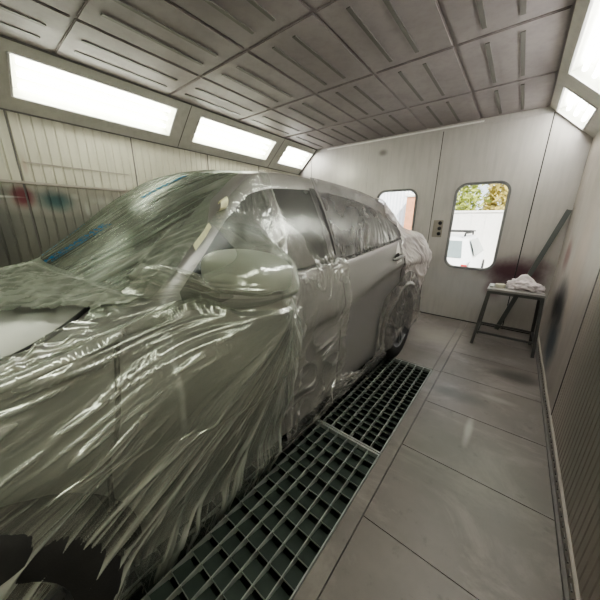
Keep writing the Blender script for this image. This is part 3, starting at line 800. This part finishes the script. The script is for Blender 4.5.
sheet('masking_film', P+Nn*d[..., None], cre, M['film_clear'], mask, 'clear crumpled film hanging over the door post between the two side windows', 'plastic film')

# 4 rear side window sheet, gathered along the belt line
y, s, t, P, Nn = film_grid(1.18, 3.14, 560, 6.05, 10.6, 200)
yy_, zz_ = P[..., 1], P[..., 2]
zb = fzb(yy_); hgt = zz_-zb
w1 = pn(yy_*3, zz_*5, 81)
g1 = ridge(yy_*16+w1*.25-hgt*5.0, hgt*3, 82, 2.)*sst(.24, .02, hgt); g2 = ridge(yy_*8+w1*.25-hgt*6.5, hgt*2, 83, 2.4)*sst(.40, .1, hgt)
g3 = ridge(yy_*34+w1, hgt*4, 84, 1.6)*sst(.11, .0, hgt)
hz = ridge(hgt*20+w1*1.2+yy_*1.2, yy_*3, 85, 2.5)*sst(.15, .3, hgt)*.5
vert = np.exp(-((yy_-1.45-.02*w1)/.025)**2)*sst(1.7, 1.5, zz_)
d = .008+.005*g1+.007*g2+.004*g3+.012*vert
edge_lo = zb-.012+.012*pn(yy_*16, yy_*0, 86)
cre = np.clip(.4*g1**1.5+.45*g2**1.5+.5*g3+.12*hz+.5*np.exp(-((zz_-edge_lo)/.012)**2)+.5*np.exp(-((yy_-1.46)/.012)**2), 0, 1)
mask = (yy_ > 1.44+.02*pn(zz_*6, zz_*0, 87)) & (zz_ > edge_lo) & (s < 9.15)
sheet('masking_film', P+Nn*d[..., None], cre, M['film_window'], mask, 'greyish masking film gathered in pleats along the rear side window', 'plastic film')

# 5 film bulging over the rear corner
y, s, t, P, Nn = film_grid(2.42, 3.715, 300, 1.5, 11.5, 320)
yy_, zz_ = P[..., 1], P[..., 2]
yf = y
lead = np.interp(zz_, [.3, .55, .75, .95, 1.10, 1.20, 1.30, 1.6], [3.02, 2.86, 2.72, 2.60, 2.50, 2.50, 2.62, 2.72])+.02*pn(zz_*7, zz_*0, 90)
w1 = pn(yy_*4, zz_*4, 91)
ang = (yy_-2.3)*.9+(zz_-1.35)*1.0
f1 = ridge(ang*8+w1*.8, (yy_-zz_)*1.6, 92, 1.8); f2 = ridge(ang*18+w1, (yy_-zz_)*3, 93, 2.0); f3 = ridge(ang*38, (yy_-zz_)*5, 94, 1.6)
bul = .055*np.exp(-((zz_-1.02)/.26)**2)*sst(2.75, 3.4, yf)+.02*sst(2.7, 3.5, yf)*sst(1.45, 1.2, zz_)
d = .014+bul+.022*f1+.013*f2+.004*f3+.025*np.exp(-((yy_-lead-.02)/.03)**2)
mask = (yy_ > lead) & (zz_ > .36+.03*pn(yy_*6, yy_*0, 95))
cre = np.clip(.4*f1+.45*f2+.3*f3+.7*np.exp(-((yy_-lead)/.014)**2), 0, 1)
sheet('masking_film', P+Nn*d[..., None]+np.array([0, 1, 0])*(bul*1.3)[..., None], cre, M['film_white'], mask, 'milky white masking film bulging loosely off the rear corner of the car', 'plastic film')

# 6 film tucked round the sill and rear wheel arch
y, s, t, P, Nn = film_grid(.80, 2.40, 420, 0.02, 2.0, 90)
yy_, zz_ = P[..., 1], P[..., 2]
kn = np.exp(-((yy_-1.52)/.20)**2)
w1 = pn(yy_*5, zz_*8, 101)
f1 = ridge(zz_*30+yy_*3.0+w1, yy_*2, 102, 1.8); f2 = ridge(zz_*60-yy_*5+w1, yy_*4, 103, 1.8)
d = .014+.020*f1*(.4+kn)+.012*f2*kn+.05*(1-t)
top = .235+.10*kn+.07*sst(1.5, 2.2, yy_)+.015*pn(yy_*9, yy_*0, 104)
cre = np.clip((.5*f1+.6*f2)*(.35+kn)+.8*np.exp(-((zz_-top)/.009)**2), 0, 1)
P2 = P+Nn*d[..., None]; P2[..., 2] -= ((.09+.06*sst(1.5, 2.2, yy_))*(1-t)**1.5)*(1+.5*pn(yy_*4, yy_*0, 105))
sheet('masking_film', P2, cre, M['film_strip'], zz_ < top, 'crinkled strip of film taped along the sill above the floor grating', 'plastic film')
# apron over the rear wheel
na, nr = 160, 60
A_ = np.linspace(PI*1.12, -PI*.16, na)[:, None]*np.ones((1, nr)); Rr = np.linspace(.57, .02, nr)[None]*np.ones((na, 1))
yc = YW[1]
yy_ = yc+Rr*np.cos(A_); zz_ = .37+Rr*np.sin(A_)
xs_ = np.interp(zz_, [.1, .3, .6, .85, 1.0], [-.768, -.765, -.775, -.790, -.785])
f1 = ridge(A_*3+pn(A_*2, Rr*5, 111)*.6+Rr*4, Rr*3, 112, 2.6); f2 = ridge(A_*9+Rr*3, Rr*4, 113, 2.6)
xs_ = xs_-.055*sst(.26, .46, yc-yy_)*sst(.30, .46, Rr)
xx_ = xs_+.010+.010*f1+.004*f2+.012*np.exp(-((Rr-.44)/.02)**2)
hemz = .24+.12*(yy_-yc)
keep = zz_ > hemz+.01*pn(yy_*20, yy_*0, 114)
keep |= (yy_ < yc-.27) & (zz_ > .12)
cre = np.clip(.2+.5*f1+.4*f2+.6*np.exp(-((Rr-.445)/.012)**2)+.8*np.exp(-((zz_-hemz-.01)/.012)**2)*(yy_ > yc-.27), 0, 1)
sheet('masking_film', np.stack([xx_, yy_, zz_], -1), cre, M['film_apron'], keep, 'clear film apron stretched over the rear wheel with a white bottom hem', 'plastic film')

# masking tape on the near windscreen pillar
M['tape'] = simple('cream masking tape', (.72,.70,.48), .7, 0, .12, 40, .2)
b = MB(); vs = []
for k in range(9):
    yv = .545+.095*k/8
    for q in (8.55, 8.95): vs.append(spt(yv, q+.02*math.sin(k), .012+.002*math.sin(k*2)))
b.add(vs, [(2*k, 2*k+1, 2*k+3, 2*k+2) for k in range(8)], True)
tag(b.build('masking_tape', M['tape']), 'flat cream strip of masking tape stuck on the windscreen pillar', 'tape')
b = MB(); vs = []; base_ = Vector(spt(.685, 9.0, .012)); 
for k in range(14):
    a = k/13*4.2; p = base_+Vector((.010+.022*math.sin(a)*1.0, .012*k/13*2.2, .018-.022*math.cos(a)))
    vs += [p, p+Vector((.002, .036, .012+.002*k/13*6))]
b.add(vs, [(2*k, 2*k+1, 2*k+3, 2*k+2) for k in range(13)], True)
tag(b.build('masking_tape', M['tape']), 'curled end of cream masking tape standing up from the windscreen pillar', 'tape')

b = MB(); vs = []  # white patch standing for the bright reflection behind the door handle
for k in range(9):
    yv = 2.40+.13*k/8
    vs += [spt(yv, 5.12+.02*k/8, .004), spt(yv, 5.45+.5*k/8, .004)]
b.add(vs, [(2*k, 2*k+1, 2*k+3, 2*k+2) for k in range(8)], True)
tag(b.build('reflection_patch', simple('white painted reflection', (.8,.79,.76), .7)), 'small white patch painted as a highlight behind the rear door handle', 'painted reflection')

# ------------------------------------------------------------------ work stool, rag, tape roll, pole
M['stool'] = simple('grey painted steel', (.13,.13,.125), .45, .4, .25, 18)
M['stooltop'] = simple('worn stool top', (.34,.33,.32), .45, .3, .3, 14)
st = empty('work_stool', (.085, 3.83, 0), 'grey steel work stool with white plastic on top beside the right wall', 'stool')
b = MB(); b.box(-.165, .34, 3.64, 4.02, .665, .69, .004); b.build('seat_top', M['stooltop'], st)
b = MB(); b.box(-.155, .33, 3.65, 4.01, .635, .664); b.build('top_frame', M['stool'], st)
legs = {}
for nm, tx, ty, bx_, by in (('a', -.145, 3.66, -.205, 3.63), ('b', .32, 3.66, .365, 3.63), ('c', -.145, 4.0, -.19, 4.03), ('d', .32, 4.0, .35, 4.03)):
    b = MB(); b.bar((bx_, by, 0), (tx, ty, .66), .029, .029, (0,1,0)); b.build('leg', M['stool'], st); legs[nm] = (Vector((bx_,by,0)), Vector((tx,ty,.66)))
def at(nm, z): a, c_ = legs[nm]; return a+(c_-a)*(z/.66)
for p, q, z in (('a','b',.16), ('c','d',.16), ('a','c',.16), ('b','d',.16)):
    b = MB(); b.bar(at(p, z), at(q, z), .022, .022); b.build('stretcher', M['stool'], st)

M['bag'] = None
m, nt, out = nmat('white crumpled plastic'); co = coords(nt)
nb = noise(nt, co, 22, 4, .6, 1.0)
principled(nt, out, mixc(nt, nb, (.62,.55,.56), (.85,.78,.79)), .4, 0, bump(nt, nb, .5, .02), Subsurface_Weight=.0); M['bag'] = m
bm = bmesh.new(); bmesh.ops.create_icosphere(bm, subdivisions=5, radius=1)
mb = MB()
from mathutils import noise as mn
for v in bm.verts:
    p = v.co.copy(); w_ = mn.noise_vector(p*1.4)*.5; q1 = abs(mn.noise(p*2.0+w_+Vector((3,1,2)))); q2 = abs(mn.noise(p*4.1+w_*2)); n2 = mn.noise(p*1.1+Vector((5,2,7)))
    k = .98+.30*n2-.42*q1-.22*q2
    q = Vector((.19*p.x*k, .13*p.y*k, .085*p.z*k))
    q.z += .055*math.exp(-((p.x+.10)/.45)**2)*max(0, p.z)*k - .02*max(0, p.x)
    q.z = max(q.z, -.030)
    v.co = Vector((.17, 3.85, .7205))+q
mb.bm(bm, True)
tag(mb.build('plastic_bag', M['bag']), 'crumpled white plastic sheet heaped on the steel work stool', 'plastic bag')
M['cream'] = simple('cream tape roll', (.55,.53,.42), .6)
b = MB(); b.lathe([(.028, 0), (.048, 0), (.05, .004), (.05, .036), (.048, .04), (.028, .04), (.028, 0)], (-.055, 3.80, .6905), 'z', 28)
tag(b.build('tape_roll', M['cream']), 'roll of cream masking tape on the stool left of the white plastic', 'tape roll')
b = MB(); b.box(-.15, -.115, 3.72, 3.86, .6905, .712, .004)
tag(b.build('sanding_block', simple('grey block', (.55,.55,.54), .6)), 'light grey sanding block at the left edge of the stool top', 'block')
b = MB(); b.bar((.00, 4.34, .012), (.40, 4.405, 1.56), .05, .03, (0,1,0))
pole = b.build('steel_bar', simple('dark grey steel bar', (.12,.13,.125), .5, .3)); tag(pole, 'dark grey steel bar leaning in the corner behind the stool', 'bar')

# ------------------------------------------------------------------ outside, seen through the door windows
ZG = -.5
M['ground'] = simple('pale concrete yard', (.75,.73,.68), .8, 0, .15, 2)
b = MB(); b.add([(x, y, ZG+.13) for x, y in ((-25, YE+.06), (20, YE+.06), (20, 45), (-25, 45))], [(0,1,2,3)]); o = struct(b, 'yard_ground', M['ground'])
M['leaf'] = simple('sunlit leaves', (.36,.40,.10), .6, 0, .5, 3)
M['leaf2'] = simple('dry leaves', (.50,.42,.14), .6, 0, .5, 3)
M['bark'] = simple('bark', (.25,.18,.12), .8)
def bush(x, y, z0, rx, rz, seed, mat, label, n=900):
    rr = random.Random(seed); t = empty('bush', (x, y, z0), label, 'bush')
    f = MB()
    for k in range(n):
        a = rr.uniform(0, 2*PI); ph = math.acos(rr.uniform(-1, 1)); q = rr.uniform(.55, 1)*(1+.2*math.sin(a*3+seed))
        c = Vector((x+rx*q*math.sin(ph)*math.cos(a), y+rx*.7*q*math.sin(ph)*math.sin(a), z0+rz*(1.0+q*math.cos(ph)*.85)))
        l = rr.uniform(.12, .28); d1 = Vector((rr.gauss(0,1), rr.gauss(0,1), rr.gauss(-.2,1))).normalized()*l; d2 = d1.cross(Vector((rr.gauss(0,1), rr.gauss(0,1), rr.gauss(0,1)))).normalized()*l*.28
        f.add([c-d1, c+d2, c+d1, c-d2], [(0,1,2,3)])
    f.build('foliage', mat, t)
    g_ = MB()
    for k in range(5):
        a = k*1.26; g_.tube([(x, y, z0), (x+.2*rx*math.cos(a), y+.2*rx*math.sin(a), z0+rz*.5), (x+.5*rx*math.cos(a), y+.4*rx*math.sin(a), z0+rz)], [.05, .035, .015], 6)
    g_.build('stem', M['bark'], t)
bush(-2.6, 15.5, ZG+1.4, 1.05, 1.5, 1, M['leaf'], 'yellow green bush outside, left of the right door window')
bush(-.95, 16.6, ZG+1.6, .75, 1.4, 2, M['leaf2'], 'dry yellowish bush outside the right door window')
# low wall and house
M['housewall'] = simple('pale painted wall', (.78,.76,.72), .8)
M['brick'] = simple('orange brick', (.62,.30,.17), .8, 0, .3, 8)
b = MB(); b.box(-4.2, 3, 14.0, 14.2, ZG, 1.85, .02)
for k in range(15): b.box(-4.2+k*.5, -4.17+k*.5, 13.985, 14.0, ZG, 1.85)
b.box(-4.25, 3.05, 13.95, 14.25, 1.85, 1.93)
gw = b.build('garden_wall', M['housewall']); tag(gw, 'low pale yard wall behind the parked white car', 'wall')
hs_ = empty('house', (1.2, 19, ZG), 'grey house with shuttered windows beyond the yard wall', 'house')
b = MB(); b.box(-.6, 5.5, 18, 22, ZG, 4.2); b.build('wall', simple('house grey', (.50,.50,.52), .8), hs_)
for zz0 in (.9, 2.4):
    for xx0 in (-.3, 1.2, 2.7):
        b = MB(); b.box(xx0, xx0+1.0, 17.95, 18.0, zz0, zz0+.9, .01)
        for q in range(6): b.box(xx0+.05, xx0+.95, 17.93, 17.95, zz0+.08+q*.14, zz0+.15+q*.14)
        b.build('shutter', simple('shutter', (.30,.31,.33), .6), hs_)
b = MB(); b.add([(-.9, 17.7, 4.15), (5.8, 17.7, 4.15), (5.8, 20, 5.4), (-.9, 20, 5.4), (5.8, 22.3, 4.15), (-.9, 22.3, 4.15)], [(0,1,2,3),(3,2,4,5)]); b.build('roof', M['brick'], hs_)
# white corrugated fence and brick gatepost, seen in the left window
b = MB(); n = 90; vs = []
for k in range(n+1):
    x = -8.5+k*.06; vs += [(x, 10.0+.025*(k % 2), ZG), (x, 10.0+.025*(k % 2), 3.4)]
b.add(vs, [(2*k, 2*k+2, 2*k+3, 2*k+1) for k in range(n)])
M['fence'] = simple('white corrugated sheet', (.80,.84,.88), .5)
tag(b.build('corrugated_fence', M['fence']), 'white corrugated metal fence outside the left door window', 'fence')
gp = empty('gate_post', (-2.9, 9.6, ZG), 'orange brick gatepost outside the left door window', 'post')
b = MB(); b.box(-3.08, -2.72, 9.45, 9.8, ZG, 2.2)
for k in range(20): b.box(-3.085, -2.715, 9.445, 9.805, ZG+.06+k*.13, ZG+.15+k*.13, .006)
b.build('brickwork', M['brick'], gp); b = MB(); b.box(-3.13, -2.67, 9.4, 9.85, 2.2, 2.3, .02); b.build('cap', M['housewall'], gp)

# parked white estate car with roof rack
pc_ = empty('parked_car', (-1.75, 11.4, ZG), 'white parked car with roof rack seen through the right door window', 'car')
M['white_paint'] = simple('white car paint', (.85,.85,.84), .3, 0, .05)
M['glass2'] = simple('tinted car glass', (.22,.27,.27), .1)
def ring(y, pts): return [(x, y, z) for x, z in pts]
hw = .86; cx = -1.75
secs = []
for yv, zr, wr, zbelt, wb in ((9.40, .62, .76, .60, .78), (9.46, .86, .80, .84, .84), (9.60, .90, .80, .88, .86), (9.95, 1.32-.5+.55, .62, .90, .86), (10.4, 1.40-.5+.55-.03, .62, .90, .87), (11.8, 1.43, .62, .90, .87), (12.5, .96, .80, .90, .86), (13.3, .86, .74, .80, .82), (13.45, .6, .7, .55, .76)):
    zr -= .5; zbelt -= .5
    prof = [(wb-.06, ZG+.22), (wb, ZG+.32), (wb, zbelt-.15), (wb-.03, zbelt), (wr+.02, zr-.03), (wr-.06, zr), (0, zr+.03)]
    pts = [(cx+x, z) for x, z in prof]+[(cx-x, z) for x, z in prof[::-1][1:]]
    secs.append(ring(yv, pts))
b = MB(); L = len(secs[0]); vs = [p for s_ in secs for p in s_]
b.add(vs, [(i*L+j, i*L+j+1, (i+1)*L+j+1, (i+1)*L+j) for i in range(len(secs)-1) for j in range(L-1)], True); b.add(secs[0], [tuple(range(L))]); b.add(secs[-1], [tuple(range(L))[::-1]])
o = b.build('body', M['white_paint'], pc_); fixnormals(o)
b = MB(); b.add([(cx-.62, 9.60, .44), (cx+.62, 9.60, .44), (cx+.54, 9.89, .84), (cx-.54, 9.89, .84)], [(0,1,2,3)]); b.build('rear_window', M['glass2'], pc_)
for sx in (1, -1):
    b = MB(); b.add([(cx+sx*.865, 10.0, .46), (cx+sx*.865, 12.2, .46), (cx+sx*.69, 11.7, .86), (cx+sx*.69, 10.15, .86)], [(0,1,2,3)]); b.build('side_window', M['glass2'], pc_)
    b = MB(); b.tube([(cx+sx*.55, 10.1, .95), (cx+sx*.55, 10.15, 1.02), (cx+sx*.55, 11.6, 1.02), (cx+sx*.55, 11.65, .95)], .022, 8); b.build('roof_rail', M['rubber'], pc_)
    b = MB(); b.box(cx+sx*.72-.07, cx+sx*.72+.07, 9.43, 9.5, .10, .30, .01); b.build('tail_lamp', simple('tail lamp', (.5,.05,.04), .3), pc_)
    for yw in (10.1, 12.7):
        b = MB(); b.lathe([(0, 0), (.2, 0), (.29, .01), (.31, .03), (.31, .18), (0, .18)], (cx+sx*.80-.09, yw, ZG+.31), 'x', 24); b.build('wheel', M['rubber'], pc_)
for yv in (10.3, 10.9, 11.5):
    b = MB(); b.tube([(cx-.62, yv, 1.06), (cx+.62, yv, 1.06)], .02, 8); b.build('roof_bar', M['rubber'], pc_)
b = MB(); b.box(cx-.26, cx+.26, 9.385, 9.40, .0, .12, .004); b.build('number_plate', M['housewall'], pc_)
b = MB(); b.box(cx-.80, cx+.80, 9.33, 9.46, -.22, -.02, .03); b.build('bumper', M['rubber'], pc_)

pc_.location.y -= 1.9; pc_.location.x += .12; pc_.location.z += .13

# ------------------------------------------------------------------ light
wd = bpy.data.worlds.new('sky'); scn.world = wd; wd.use_nodes = True; nt = wd.node_tree
for n in list(nt.nodes): nt.nodes.remove(n)
o_ = nt.nodes.new('ShaderNodeOutputWorld'); bg = nt.nodes.new('ShaderNodeBackground'); sk = nt.nodes.new('ShaderNodeTexSky'); sk.sky_type = 'HOSEK_WILKIE'
sk.sun_direction = (.5, -.5, .7); sk.turbidity = 5
nt.links.new(mixc(nt, .6, sk.outputs[0], (.9, .95, 1.0)), bg.inputs[0]); bg.inputs[1].default_value = 2.6; nt.links.new(bg.outputs[0], o_.inputs[0])
sl = bpy.data.lights.new('sun', 'SUN'); sl.energy = 7; sl.angle = .01; sl.color = (1, .95, .86); so = bpy.data.objects.new('sun', sl); COL.objects.link(so)
so.rotation_euler = Vector((-.45, .62, -.65)).to_track_quat('-Z', 'Y').to_euler(); so.location = (0, -3, 12)

scn.view_settings.view_transform = 'AgX'
scn.view_settings.look = 'AgX - Medium High Contrast'
scn.view_settings.exposure = .45
scn.cycles.use_denoising = True
